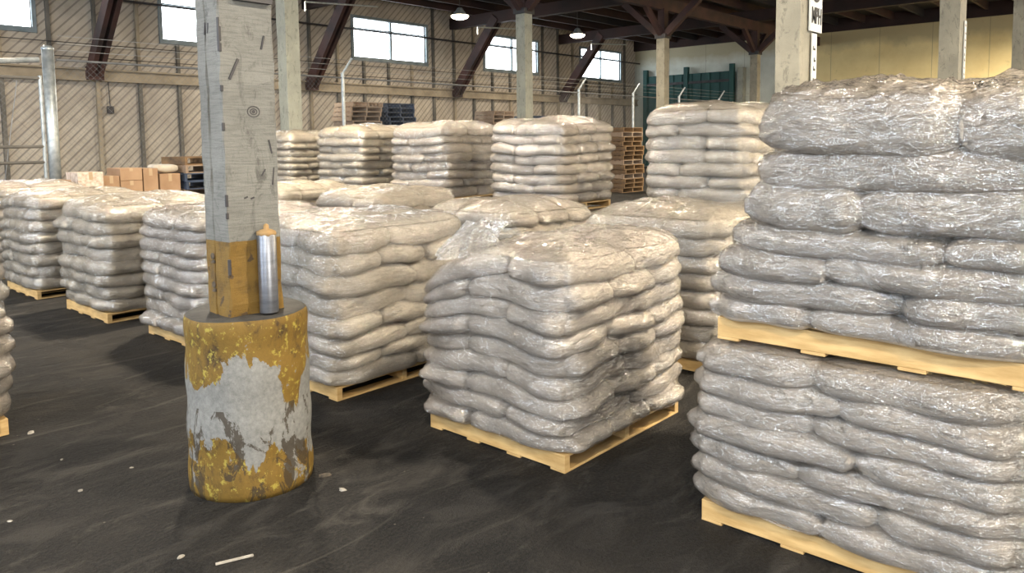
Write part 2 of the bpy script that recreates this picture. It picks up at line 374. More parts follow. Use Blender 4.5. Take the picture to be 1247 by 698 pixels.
for gx in GX:      # roof beams along y, with a knee brace down to the window wall
    trim(MB().box(gx-.15, YMIN, 7.0, gx+.15, YMAX, 7.5), M['roofbeam'])
    b = MB()
    for s in (-.13, .13): b.beam((gx+s, YMAX-.2, 3.95), (gx+s, YMAX-2.95, 7.25), .14, .42)
    b.box(gx-.24, YMAX-.42, 3.82, gx+.24, YMAX-.2, 4.25)
    trim(b, M['brace'])
yy = YMIN+.5
while yy < YMAX-.3:  # purlins
    trim(MB().box(XMIN, yy-.06, 7.5, XMAX, yy+.06, ceil_z), M['roofbeam'] if int(yy*3) % 3 else M['roof']); yy += 1.35
trim(MB().box(XMIN, 15.0, 6.55, XMAX, 15.25, 7.0), M['brace'])
trim(MB().box(XMIN, 3.5, 6.55, XMAX, 3.8, 7.0), M['brace'])
# green sliding doors on the far wall
for i, (a, b) in enumerate([(19.7, 22.65), (22.7, 25.6)]):
    d = MB(); n_ = 10
    for q in range(n_):
        ya = a+(b-a)*q/n_; yb = a+(b-a)*(q+1)/n_; d.box(XMAX-(.34 if q % 2 else .29), ya, .05, XMAX-.22, yb, 5.55)
    o = struct(d.build('door_%d' % (i+1), M['green']))
    MB().box(XMAX-.40, a, 4.95, XMAX-.34, b, 5.10).build('door_rail', M['dark_steel'], o)
    for q in ([a+.1] if i == 0 else [a, b-.1]): MB().box(XMAX-.44, q-.13, .05, XMAX-.2, q+.13, 5.95).build('door_post', M['green'], o)
trim(MB().box(XMAX-.42, 19.1, 0, XMAX, 19.42, 5.7), M['column_pale'])

# ------------------------------------------------------------------ columns
def jitter_box(a, b, z0, z1, nz, seed, amp=.006, grooves=()):
    """a rough rectangular post with chamfered, slightly worn edges and optional vertical grooves"""
    rng = np.random.RandomState(seed); c = .006
    sec = [(-a/2+c, -b/2), (a/2-c, -b/2), (a/2, -b/2+c), (a/2, b/2-c), (a/2-c, b/2), (-a/2+c, b/2), (-a/2, b/2-c)]
    for g in grooves: sec += [(-a/2, g+.009), (-a/2+.014, g+.003), (-a/2+.014, g-.003), (-a/2, g-.009)]
    sec += [(-a/2, -b/2+c)]
    mb = MB(); n = len(sec)
    for i in range(nz+1):
        z = z0+(z1-z0)*i/nz
        for (x, y) in sec: mb.v.append((x+rng.normal()*amp*.4, y+rng.normal()*amp*.4, z))
    for i in range(nz):
        for j in range(n): k2 = (j+1) % n; mb.f.append((i*n+j, i*n+k2, (i+1)*n+k2, (i+1)*n+j))
    mb.f.append(tuple(range(n))[::-1]); mb.f.append(tuple(nz*n+j for j in range(n)))
    return mb
def braces(parent, zt, zb, sp):
    for s in (-1, 1):
        MB().beam((0, s*.08, zt-.1), (0, s*sp, zb), .22, .24).build('knee_brace', M['brace'], parent)
        MB().beam((s*.08, 0, zt-.1), (s*sp*.8, 0, zb-.3), .16, .2).build('knee_brace', M['brace'], parent)
CW = .35
collab = {(9.6, 15.1): 'tall pale column rising behind the yellow-footed pillar and the bag stacks',
          (17.65, 15.1): 'greenish grey column standing between the two middle windows',
          (25.7, 15.1): 'slim cream column in front of the dark green doors',
          (33.9, 15.1): 'grey column under a dark V brace at the yellow wall',
          (9.25, 3.64): 'concrete column carrying the white lettered sign',
          (17.3, 3.64): 'concrete column in front of the plain yellow wall, strip of black marks on its right face',
          (25.4, 3.64): 'concrete column cut by the right edge of the photo'}
for (cx, cy), lab in collab.items():
    r = empty('support_column', (cx, cy, 0), lab, 'column')
    w = CW if cy > 10 else (.36 if cx < 10 else .52)
    wy = CW if cy > 10 else (.30 if cx < 10 else .36)
    jitter_box(w, wy, 0, 5.6, 14, int(cx), .008).build('shaft', M['column_pale'] if cx < 20 and cy > 10 else M['column'], r)
    MB().box(-w/2-.05, -wy/2-.05, 5.5, w/2+.05, wy/2+.05, 5.66).build('cap_plate', M['dark_steel'], r)
    braces(r, 5.7, 7.0, 1.7)
    MB().box(-.14, -.14, 5.66, .14, .14, 6.6).build('stub_post', M['brace'], r)

def text_mesh(s, size, depth=.004):
    cu = bpy.data.curves.new('lettering', 'FONT'); cu.body = s; cu.size = size; cu.extrude = depth; cu.align_x = 'CENTER'; cu.offset = size*.012
    t = bpy.data.objects.new('lettering', cu); COL.objects.link(t); dg = bpy.context.evaluated_depsgraph_get()
    me = bpy.data.meshes.new_from_object(t.evaluated_get(dg)); bpy.data.objects.remove(t); me.materials.clear(); me.materials.append(M['black_ink'])
    return me
# sign and marked strip on the wide column (face towards -y)
sy = 3.64-.15-.03
sg = empty('speed_sign', (9.45, sy, 3.02), 'white speed sign with black letters MPH fixed to a concrete column', 'sign')
MB().box(-.19, -.012, 0, .19, .012, .95).build('sign_panel', M['white_sign'], sg, bevel=.004)
for s, z, sz in (('MPH', .10, .20), ('5', .36, .50)):
    o = bpy.data.objects.new('lettering', text_mesh(s, sz)); COL.objects.link(o); o.parent = sg; o.location = (0, -.016, z); o.rotation_euler = (math.pi/2, 0, 0)
    if s == 'MPH': o.scale = (.80, 1.35, 1)
def strip(loc, h, lab, seed):
    st = empty('marker_board', loc, lab, 'sign'); rng = random.Random(seed)
    MB().box(-.07, -.01, 0, .07, .01, h).build('board', M['white_sign'], st, bevel=.003)
    z = .06
    while z < h-.1:
        e = rng.uniform(.03, .06); x0 = rng.uniform(-.05, -.02)
        mk = MB().box(x0, -.014, z, x0+rng.uniform(.03, .07), -.010, z+e*.5); mk.box(x0, -.014, z, x0+.018, -.010, z+e); mk.build('black_mark', M['black_ink'], st); z += rng.uniform(.10, .15)
strip((9.42, sy, 2.1), .90, 'narrow white board with small black marks below the speed sign', 3)
strip((17.42, 3.64-.18-.02, 2.5), 1.5, 'narrow white board with black marks on the column before the yellow wall', 5)

# the near pillar
pil = empty('pillar', (2.018, 3.662, 0), 'grey painted pillar with a yellow band, standing on a chipped yellow and white concrete drum', 'pillar')
mb = MB(); prof = [(0.0, 0), (.310, 0), (.314, .03)] + [(.313-.008*z/.9+.004*math.sin(z*23), z) for z in np.linspace(.06, .86, 22)] + [(.305, .885), (.301, .900), (.292, .907), (.2, .908), (0.0, .91)]
mb.lathe(prof, 72)
for i, p in enumerate(mb.v):
    r_ = math.hypot(p[0], p[1])
    if r_ > .1:
        a_ = math.atan2(p[1], p[0]); k_ = 1+.006*math.sin(3*a_+p[2]*4)+.003*math.sin(11*a_+p[2]*17)+.003*math.sin(23*a_-p[2]*31)
        mb.v[i] = (p[0]*k_, p[1]*k_, p[2]+(.002*math.sin(5*a_) if p[2] > .88 else 0))
mb.build('concrete_drum', M['base'], pil, smooth=True)
PA, PB = .29, .225     # post section x, y
pc = Vector((-.022, -.043, 0))
p_ = jitter_box(PA, PB, 0, 6.7, 90, 4, .007, grooves=(.02,)).build('post', M['post'], pil); p_.location = (pc.x, pc.y, .0)
def gouge(face, u, z, l, ang, w=.008):
    du, dz = l/2*math.sin(ang), l/2*math.cos(ang)
    if face == 'r': y = pc.y-PB/2-.001; g = MB().beam((pc.x+u-du, y, z-dz), (pc.x+u+du, y, z+dz), .006, w)
    else: x = pc.x-PA/2-.001; g = MB().beam((x, pc.y-u+du, z-dz), (x, pc.y-u-du, z+dz), .006, w)
    g.build('gouge', M['dark_steel'], pil)
for z_, l_ in ((2.26, .07), (2.21, .04), (1.83, .04), (1.46, .06), (1.40, .03), (1.12, .08), (2.02, .03)):
    MB().box(pc.x-PA/2-.003, pc.y-PB/2-.003, z_, pc.x-PA/2+.012, pc.y-PB/2+.008, z_+l_).build('worn_chip', M['dark_steel'], pil, bevel=.003)
for z_ in (1.205, 1.06):
    MB().tube((pc.x-PA/2-.001, pc.y+.04, z_), (pc.x-PA/2-.006, pc.y+.04, z_), .016, n=12).tube((pc.x-PA/2-.004, pc.y+.035, z_-.035), (pc.x-PA/2-.001, pc.y+.035, z_-.02), .012, .008, n=8).build('bolt_hole', M['scrap'], pil)
for a in [('r', -.075, 2.13, .11, .45, .012), ('r', .085, 2.27, .07, .25), ('r', -.148, 2.29, .16, .0, .016), ('r', .06, 1.62, .04, .6), ('r', .105, 1.75, .07, -.2),
          ('r', -.04, 1.50, .02, 1.2), ('r', -.005, 1.495, .02, 1.2), ('r', .115, 1.60, .09, .1), ('l', -.02, 2.33, .06, .2), ('l', .01, 2.33, .05, .2)]:
    gouge(*a)
kn = MB()
for i in range(16):
    t0, t1 = 2*math.pi*i/16, 2*math.pi*(i+1)/16
    for R in (.033, .018): kn.beam((.02+R*math.cos(t0), 0, R*.8*math.sin(t0)), (.02+R*math.cos(t1), 0, R*.8*math.sin(t1)), .006, .005)
kn.tube((.02, -.003, 0), (.02, .003, 0), .009)
o = kn.build('knot', M['dark_steel'], pil); o.location = (pc.x, pc.y-PB/2, 1.925)
MB().box(-.07, -.03, 2.46, .13, 0, 2.53).build('bracket', M['dark_steel'], pil).location = (pc.x, pc.y-PB/2-.002, 0)
# pipe standing on the drum against the post
pp = empty('metal_pipe', (2.018-.022+.035, 3.662-.043-PB/2-.050, .915), 'dull silver metal pipe with a brown foam top standing against the pillar', 'pipe')
MB().lathe([(0.0, 0), (.045, 0), (.0465, .006), (.0465, .395), (.044, .40), (.038, .40), (.038, .38), (0.0, .38)], 32).build('tube', M['pipe'], pp, smooth=True)
cp = MB().lathe([(.0, .385), (.040, .385), (.049, .398), (.047, .412), (.030, .420), (.014, .424), (.012, .445), (0, .452)], 20)
for i, p in enumerate(cp.v): cp.v[i] = (p[0]*(1+.1*math.sin(i*2.7)), p[1]*(1+.1*math.sin(i*1.9)), p[2])
cp.build('foam_cap', M['foam'], pp, smooth=True)

# ------------------------------------------------------------------ pallets
def pallet_mesh(dx, dy, woodm, parent, hz=.10):
    """stringers run along y, deck boards along x"""
    for i, fx in enumerate((0, .5, 1)):
        x = fx*(dx-.045); s = MB().box(x, 0 if i == 1 else .0, .014, x+.045, dy, hz-.016 if i == 1 else hz)
        s.build('stringer', woodm, parent, bevel=.003)
    n = 8; w = .10
    for i in range(n):
        y = i*(dy-w)/(n-1); MB().box(.045, y, hz-.016, dx-.045, y+w, hz).build('deck_board', woodm, parent, bevel=.002)
    for i in range(4):
        y = i*(dy-w)/3; MB().box(0, y, 0, dx, y+w, .014).build('bottom_board', woodm, parent, bevel=.002)
PROT = {}
def pallet(x, y, z, dx, dy, lab, woodk='wood', group=None, rz=0):
    key = (round(dx, 2), round(dy, 2), woodk)
    if key not in PROT:
        r = empty('wooden_pallet', (x, y, z), lab, 'pallet', group, rz); pallet_mesh(dx, dy, M[woodk], r); PROT[key] = r
    else:
        r = copy_tree(PROT[key]); r.location = (x, y, z); r.rotation_euler = (0, 0, rz)
        for k_ in ('group',):
            if k_ in r: del r[k_]
        tag(r, lab, 'pallet', group)
    return r

# ------------------------------------------------------------------ sacks and film
def sfield(P, seed, freq, n=5):
    rng = np.random.RandomState(seed); out = np.zeros(len(P))
    for i in range(n):
        d = rng.normal(size=3); d /= np.linalg.norm(d); out += np.sin(P@d*freq*rng.uniform(.6, 1.6)+rng.uniform(0, 6.28))
    return out/n
def pillow(L, Wd, T, nu, nv, seed, ca=5.2):
    rng = np.random.RandomState(seed)
    s = np.linspace(-1, 1, nu+1); t = np.linspace(-1, 1, nv+1)
    u = np.sign(s)*(1-(1-np.abs(s))**1.7); v = np.sign(t)*(1-(1-np.abs(t))**1.7)
    U, V = np.meshgrid(u, v, indexing='ij')
    mx_ = np.maximum(np.abs(U), np.abs(V)); rho = np.maximum((np.abs(U)**8+np.abs(V)**8)**.125, 1e-6); k5 = np.where(mx_ > 1e-6, 1+(mx_/rho-1)*mx_**2, 1)
    h = (1-mx_**ca).clip(0)**.37*(1-.10*mx_**2); U0, V0 = U, V
    tw = 1+.10*np.sin(U*rng.uniform(1, 3)+rng.uniform(0, 6))+.07*np.sin(V*3+U*rng.uniform(-3, 3)+rng.uniform(0, 6))
    X = L/2*U*k5*(1-.02*V**2)+.010*np.sin(V*5+rng.uniform(0, 6)); Y = Wd/2*V*k5*(1-.03*U**2)+.012*np.sin(U*6+rng.uniform(0, 6))
    ear = (np.abs(U) > .985)*(.002+.014*(rng.rand() > .8)); X = X+np.sign(U)*ear
    # creases running in from the sewn ends
    cr = .035*np.sin(V*rng.uniform(9, 13)+rng.uniform(0, 6))*np.abs(U)**4
    ht = T/2*(h*tw+cr*h); hb = T/2*(h*(2-tw)*.98+cr*h)
    idt = np.arange((nu+1)*(nv+1)).reshape(nu+1, nv+1); idb = idt.copy()
    inner = np.zeros_like(idt, bool); inner[1:-1, 1:-1] = True
    idb[inner] = (nu+1)*(nv+1)+np.arange(inner.sum())
    Vt = np.stack([X, Y, ht], -1).reshape(-1, 3); Vb = np.stack([X, Y, -hb], -1)[inner]
    q = lambda a: np.stack([a[:-1, :-1], a[1:, :-1], a[1:, 1:], a[:-1, 1:]], -1).reshape(-1, 4)
    return np.concatenate([Vt, Vb]), np.concatenate([q(idt), q(idb)[:, ::-1]])

def bag_layout(dx, dy, typ, split):
    """rectangles (cx, cy, lx, ly, long axis) of one layer of five sacks"""
    flip = dy > dx; A, B = (dy, dx) if flip else (dx, dy)
    out = []; b1 = B*.37
    for a0, a1 in ((0, split), (split, 1)): out.append((A*(a0+a1)/2, b1/2, A*(a1-a0), b1, 0))
    for i in range(3): out.append((A*(i+.5)/3, b1+(B-b1)/2, A/3, B-b1, 1))
    if typ: out = [(a, B-b, la, lb, ax) for a, b, la, lb, ax in out]
    if flip: out = [(b, a, lb, la, 1-ax) for a, b, la, lb, ax in out]
    return out

BV = {}
def load(name_lab, x, y, z, dx, dy, layers, seed, res=(20, 12), types=None, shifts=None, splits=None, slump=0, mound=.05, lean=(0, 0), mat='sack', film_res=(150, 60), bulge=.03, group=None, undul=.022, over=.035, corner=.10, droop=0, flat=False, film='film', tens=.58, crinkle=.014):
    rng = np.random.RandomState(seed)
    cx, cy = x+dx/2, y+dy/2; Ht = sum(layers)
    root = empty('sack_load', (cx, cy, z), name_lab, 'sack load', group)
    ex, ey = dx+2*over, dy+2*over
    allV, allF, nV = [], [], 0; zc = 0
    bags = []
    for li, th in enumerate(layers):
        typ = types[li] if types else (seed+li+(li > 4)) % 2
        sp = splits[li] if splits else .5+rng.uniform(-.09, .09)
        sh = shifts[li] if shifts else (rng.normal()*.010, rng.normal()*.010)
        last = li == len(layers)-1
        for bi, (bx_, by_, lx, ly, ax) in enumerate(bag_layout(ex, ey, typ, sp)):
            L, Wd = (lx, ly) if ax == 0 else (ly, lx)
            T = th*(1.24 if not last else 1.30)
            V, Fa = pillow(L*1.06, Wd*1.06, T, *res, seed*1000+li*10+bi)
            if ax: V = np.stack([-V[:, 1], V[:, 0], V[:, 2]], -1)
            ang = rng.normal()*.018; c, s_ = math.cos(ang), math.sin(ang)
            V = np.stack([V[:, 0]*c-V[:, 1]*s_, V[:, 0]*s_+V[:, 1]*c, V[:, 2]], -1)
            V += np.array([bx_-ex/2+sh[0]+rng.normal()*.006, by_-ey/2+sh[1]+rng.normal()*.006, zc+th*.5+rng.normal()*.003])
            # load-wide deformation
            hz = (V[:, 2]/Ht).clip(0, 1.2)
            a = V[:, 0]/(ex/2); b = V[:, 1]/(ey/2); mm = np.maximum(np.abs(a), np.abs(b)).clip(0, 1.1)
            f = 1/np.maximum((np.abs(a)**9+np.abs(b)**9), 1e-6)**(1/9.); w_ = (mm**3).clip(0, 1)
            fac = 1+w_*(np.minimum(f*mm, 1)-1)*min(1, corner*9)
            V[:, 0] *= fac; V[:, 1] *= fac
            bl = 1+bulge*np.sin(np.pi*hz.clip(0, 1)*.9+.25)
            V[:, 0] *= bl; V[:, 1] *= bl
            P = V*np.array([1, 1, .35])
            amp = undul*np.minimum(1, V[:, 2]/.35).clip(.0, 1)
            V[:, 2] += amp*sfield(P, seed+5, 5.5)*1.4
            V[:, 2] -= hz*.035*w_**2
            V[:, 0] += .012*sfield(V, seed+11, 7); V[:, 1] += .012*sfield(V, seed+12, 7)
            V[:, 0] += lean[0]*hz; V[:, 1] += lean[1]*hz
            V[:, 2] += hz**3*mound*(1-mm**2)
            if droop: V[:, 2] -= droop*np.sin(np.pi*hz.clip(0, 1)**.8)*np.exp(-((a+1)**2+(b+1)**2)/.30)
            if slump: V[:, 2] -= slump*hz**2*(((b+.1)/1.1).clip(0, 1)**2)
            V[:, 2] = np.maximum(V[:, 2], .001)
            if flat: V[:, 2] = np.minimum(V[:, 2], Ht-.003)
            cen = V.mean(0)
            o = grid_mesh('sack', V-cen, Fa, M[mat], root, cen)
            allV.append(V); allF.append(Fa+nV); nV += len(V)
        zc += th
    AV = np.concatenate(allV); AF = np.concatenate(allF)
    bvh = BVHTree.FromPolygons([tuple(p) for p in AV.tolist()], [tuple(q) for q in AF.tolist()])
    ns, nz = film_res; ztop = AV[:, 2].max()
    zr = np.linspace(.02, Ht*.985, nz)
    R = np.full((nz, ns), np.nan); D = np.zeros((ns, 2)); Rm = np.zeros(ns)
    per = np.linspace(0, 1, ns, endpoint=False)*2*(ex+ey)
    for i, p in enumerate(per):
        if p < ex: q = (-ex/2+p, -ey/2)
        elif p < ex+ey: q = (ex/2, -ey/2+p-ex)
        elif p < 2*ex+ey: q = (ex/2-(p-ex-ey), ey/2)
        else: q = (-ex/2, ey/2-(p-2*ex-ey))
        l = math.hypot(*q); D[i] = (q[0]/l, q[1]/l); Rm[i] = l
    for j in range(nz):
        lx_, ly_ = lean[0]*zr[j]/Ht, lean[1]*zr[j]/Ht
        for i in range(ns):
            h = bvh.ray_cast(Vector((lx_+D[i, 0]*2, ly_+D[i, 1]*2, zr[j])), Vector((-D[i, 0], -D[i, 1], 0)), 2)
            if h[0] is not None: R[j, i] = 2-h[3]
    R = np.where(np.isnan(R), Rm[None, :]*.7, R); R = np.maximum(R, Rm[None, :]*.45)
    k = max(1, int(round(.045/(Ht/nz))))
    dil = R.copy()
    for s in range(1, k+1):
        dil[s:] = np.maximum(dil[s:], R[:-s]); dil[:-s] = np.maximum(dil[:-s], R[s:])
    sm = dil.copy()
    for _ in range(k*k+2):
        pz = np.pad(sm, ((1, 1), (0, 0)), mode='edge'); sm = (pz[:-2]+2*pz[1:-1]+pz[2:])/4
        sm = (np.roll(sm, 1, 1)+2*sm+np.roll(sm, -1, 1))/4
    Rf = np.maximum(R+.003, (1-tens)*(R+.003)+tens*(sm-.004))
    # diagonal tension folds in the film
    Sg, Zg = np.meshgrid(per, zr); Ptot = 2*(ex+ey)
    fold = np.zeros_like(Rf)
    for _ in range(int(70*(1+nz/80))):
        s0, z0 = rng.uniform(0, Ptot), rng.uniform(0, Ht); an = rng.choice([-1, 1])*rng.uniform(.05, .9); ln = rng.uniform(.08, .35); wd = rng.uniform(.006, .013)
        ds = (Sg-s0+Ptot/2) % Ptot-Ptot/2; dz = Zg-z0
        al = ds*math.cos(an)+dz*math.sin(an); ac = -ds*math.sin(an)+dz*math.cos(an)
        fold += rng.uniform(.003, .008)*np.exp(-(ac/wd)**2)*np.exp(-(al/ln)**4)
    Rf = Rf+fold
    rows = [np.stack([D[:, 0]*Rf[j]+lean[0]*zr[j]/Ht, D[:, 1]*Rf[j]+lean[1]*zr[j]/Ht, np.full(ns, zr[j])], -1) for j in range(nz)]
    lc = np.array([lean[0], lean[1]]); caps = []
    for t in (.985, .96, .93, .89, .84, .78, .71, .63, .54, .44, .33, .22, .11, .03):
        rr = Rf[-1]*t; zt = np.zeros(ns)
        for i in range(ns):
            h = bvh.ray_cast(Vector((lean[0]+D[i, 0]*rr[i], lean[1]+D[i, 1]*rr[i], ztop+.5)), Vector((0, 0, -1)), 3)
            zt[i] = h[0].z if h[0] is not None else Ht*.97
        for _ in range(2): zt = np.maximum(zt, (np.roll(zt, 1)+np.roll(zt, -1))/2)
        zt = np.maximum(zt, Ht*.90)
        P = np.stack([D[:, 0]*rr+lean[0], D[:, 1]*rr+lean[1], zt], -1)
        P[:, 2] += .006+crinkle*(np.abs(sfield(P, seed+31, 42))+.8*np.abs(sfield(P, seed+32, 75)))*(1 if t > .5 else .5)
        if flat: P[:, 2] = np.minimum(P[:, 2], Ht-.001)
        caps.append(P)
    rows += caps; FV = np.concatenate(rows); nr = len(rows)
    ii = np.arange(ns); jj = np.arange(nr-1)
    a = (jj[:, None]*ns+ii[None]).ravel(); b = (jj[:, None]*ns+(ii[None]+1) % ns).ravel()
    FF = np.stack([a, b, b+ns, a+ns], -1)
    grid_mesh('stretch_film', FV, FF, M[film], root)
    BV[root.name] = (bvh, Vector((cx, cy, z)))
    return root

def film_knot(parent, loc, seed):
    """gathered tuft of film: a fluted cone that flares and folds at the tip"""
    rng = np.random.RandomState(seed); ns, nz = 90, 26; t = np.linspace(0, 2*np.pi, ns, endpoint=False); V = []
    ph = rng.uniform(0, 6, 5)
    for j in range(nz):
        w = j/(nz-1); r = .16*(1-w)**1.3+.035+.055*max(0, w-.5)*2
        fl = 1+(.18+.35*w)*np.sin(9*t+ph[0]+w*2)+.15*w*np.sin(17*t+ph[1])+.2*np.sin(3*t+ph[2])
        x = r*fl*np.cos(t)+.05*w*w; y = r*fl*np.sin(t)-.07*w*w; z = .19*w**.8+.02*w*np.sin(5*t+ph[3])
        V.append(np.stack([x, y, z*np.ones(ns)], -1))
    V = np.concatenate(V); ii = np.arange(ns); jj = np.arange(nz-1); a = (jj[:, None]*ns+ii[None]).ravel(); b = (jj[:, None]*ns+(ii[None]+1) % ns).ravel()
    return grid_mesh('film_knot', V, np.stack([a, b, b+ns, a+ns], -1), M['film_knot'], parent, loc)

def flap(root, quad, seed):
    """loose tail of film lying on the -x face; quad = four (y, z) world corners"""
    bvh, o = BV[root.name]; n = 22; V = []; rng = np.random.RandomState(seed)
    q = [np.array(p)-np.array((o.y, o.z)) for p in quad]
    g = np.linspace(0, 1, n)
    for a in g:
        for b in g:
            e = .16*math.sin(9*b+seed)+.10*math.sin(21*b)+.06*math.sin(37*b); a2 = a*(1+e*a)
            p = (q[0]*(1-b)+q[1]*b)*(1-a2)+(q[3]*(1-b)+q[2]*b)*a2
            h = bvh.ray_cast(Vector((-2, p[0], p[1])), Vector((1, 0, 0)), 3)
            V.append((h[0].x if h[0] is not None else -.5, p[0], p[1]))
    V = np.array(V); X = V[:, 0].reshape(n, n)
    for _ in range(6): X = np.minimum(X, (np.roll(X, 1, 0)+np.roll(X, -1, 0)+np.roll(X, 1, 1)+np.roll(X, -1, 1))/4) if _ > 50 else X
    V[:, 0] = X.ravel()-.012-.012*np.abs(sfield(V, seed, 40))-.010*np.abs(sfield(V, seed+1, 90))
    idx = np.arange(n*n).reshape(n, n); Fa = np.stack([idx[:-1, :-1], idx[1:, :-1], idx[1:, 1:], idx[:-1, 1:]], -1).reshape(-1, 4)
    return grid_mesh('loose_film', V, Fa, M['film_milky'], root)

PH = .10
def lay(n, h, seed, j=.08):
    r = np.random.RandomState(seed); a = 1+r.uniform(-j, j, n); return list(a/a.sum()*h)
HI = dict(res=(34, 22), film_res=(360, 150)); MD = dict(res=(24, 14), film_res=(200, 80)); LO = dict(res=(16, 10), film_res=(110, 46))
# right-hand double stack
pallet(3.125, .40, 0, 1.06, 1.22, 'new pine pallet on the floor under the big right-hand double stack')
load('lower sack load of the big right-hand double stack, squashed under the pine pallet', 3.125, .40, PH, 1.06, 1.22, lay(7, .765, 1), 21, flat=True, droop=0,
     types=[0, 0, 0, 0, 0, 0, 0], splits=[.55, .40, .62, .45, .58, .50, .56], bulge=.045, mound=0, undul=.014, **HI)
pallet(3.125, .33, .87, 1.06, 1.22, 'pine pallet between the two tiers of the big right-hand stack')
rt = load('upper sack load of the big right-hand double stack, fat sacks in shiny crinkled film', 3.125, .33, .97, 1.06, 1.22, [.10, .11, .115, .105, .17, .15, .21], 22,
          types=[0, 0, 0, 0, 0, 0, 0], splits=[.64, .40, .62, .36, .66, .26, .44], shifts=[(0, 0), (0, -.01), (-.01, -.03), (.0, -.09), (.0, -.20), (.01, -.24), (0, -.23)], bulge=.03, mound=.02, undul=.012, crinkle=.035, film='film_shiny', **HI)
flap(rt, [(.86, 1.13), (.72, 1.08), (.70, .995), (.79, 1.0)], 3)
flap(rt, [(.80, 1.52), (.62, 1.43), (.66, 1.30), (.755, 1.335)], 4)
flap(rt, [(.985, 1.31), (.93, 1.27), (.78, 1.15), (.84, 1.14)], 5)
# front row
pallet(3.10, 2.40, 0, 1.20, 1.05, 'pine pallet under the central sack load')
bl = load('central sack load, its film gathered in a knot at the top left', 3.10, 2.40, PH, 1.20, 1.05, lay(9, 1.05, 2), 23, slump=.20, mound=.03, bulge=.035, undul=.028, droop=.055, tens=.72, crinkle=.024, **HI)
film_knot(bl, (-.44, .30, .98), 8)
pallet(3.0, 4.28, 0, 1.20, 1.05, 'pine pallet under the sack load just right of the pillar')
load('wide sack load just right of the pillar, wrapped in milky smooth film', 3.0, 4.28, PH, 1.20, 1.05, lay(8, 1.08, 3), 24, mound=.02, undul=.04, droop=.05, bulge=.035, film='film_milky', tens=.72, mat='sack_warm', res=(34, 22), film_res=(300, 130))
pallet(3.0, 6.15, 0, 1.20, 1.10, 'pine pallet half hidden behind the yellow concrete drum')
load('sack load half hidden behind the pillar, blue-white glare on its left face', 3.0, 6.15, PH, 1.20, 1.10, lay(9, 1.07, 4), 25, film='film_shiny', crinkle=.02, mound=.02, **MD)
pallet(2.9, 7.95, 0, 1.20, 1.12, 'pine pallet under the second sack load left of the pillar')
load('second sack load left of the pillar, cream sacks on a clearly seen pallet', 2.9, 7.95, PH, 1.20, 1.12, lay(8, 1.08, 5), 26, mound=.02, mat='sack_warm', **MD)
pallet(2.85, 9.85, 0, 1.20, 1.10, 'pine pallet under the third sack load left of the pillar')
load('third sack load left of the pillar, narrow looking, leaning film glare at its top', 2.85, 9.85, PH, 1.20, 1.10, lay(8, 1.09, 6), 27, film='film_shiny', mound=.02, lean=(.03, 0), mat='sack_warm', **MD)
pallet(2.85, 11.75, 0, 1.20, 1.10, 'pallet under the farthest sack load at the left photo edge')
load('farthest sack load, cut by the left photo edge behind the others', 2.85, 11.75, PH, 1.20, 1.10, lay(8, 1.13, 7), 28, mound=.05, **LO)
pallet(.15, 5.36, 0, 1.20, 1.05, 'pallet whose corner shows at the lower left edge of the photo')
load('near sack load of which only a bulging strip shows at the left photo edge', .15, 5.36, PH, 1.20, 1.05, lay(8, .99, 8), 29, mound=.03, **MD)
# second row
for y_, s_, pl, ll, mt_, md in [
        (2.58, 30, 'pallet showing between the central load and the big right-hand stack', 'sack load in the gap between the central load and the big right-hand stack', 'sack_warm', MD),
        (4.50, 31, 'pallet under the low dome-topped load behind the central one', 'sack load directly behind the central one, only its domed top showing', 'sack_warm', MD),
        (6.45, 32, 'pallet behind the milky wrapped load', 'sack load behind the milky wrapped one, low cream top showing', 'sack_warm', LO),
        (8.45, 33, 'pallet of the second-row load beside the pillar', 'second-row sack load showing beside the right edge of the pillar', 'sack_warm', LO)]:
    pallet(5.10, y_, 0, 1.15, 1.12, pl)
    load(ll, 5.10, y_, PH, 1.15, 1.12, lay(8, 1.02 if s_ == 31 else 1.08, s_), s_, mound=.06, mat=mt_, undul=.025, **md)
# third row, stacked two high
third = [(3.47, 'cream double stack left of the big right-hand stack', 1.13, 'sack_warm'), (5.86, 'pale double stack right of the greenish grey column foot', 1.09, 'sack'),
         (7.92, 'double stack with glaring left edge in the back row', 1.09, 'sack'), (9.88, 'rounded double stack, second from the pillar in the back row', 1.07, 'sack_warm'),
         (11.90, 'flat-topped double stack by the right pillar edge', 1.02, 'sack_warm')]
for i, (y_, nm, hh, mt_) in enumerate(third):
    y_dim = 1.12
    pallet(7.5, y_, 0, 1.12, y_dim, 'floor pallet of the '+nm)
    load('lower sack load of the '+nm, 7.5, y_, PH, 1.12, y_dim, lay(6, .745, 40+i), 40+i, mound=0, flat=True, mat=mt_, **LO)
    pallet(7.5, y_, .85, 1.12, y_dim, 'middle pallet of the '+nm)
    load('upper sack load of the '+nm, 7.5, y_, .95, 1.12, y_dim, lay(8, hh-(.06 if i else 0), 50+i), 50+i, mound=.07, film='film_shiny' if i == 2 else 'film', mat=mt_, undul=.022, bulge=.04, **MD)

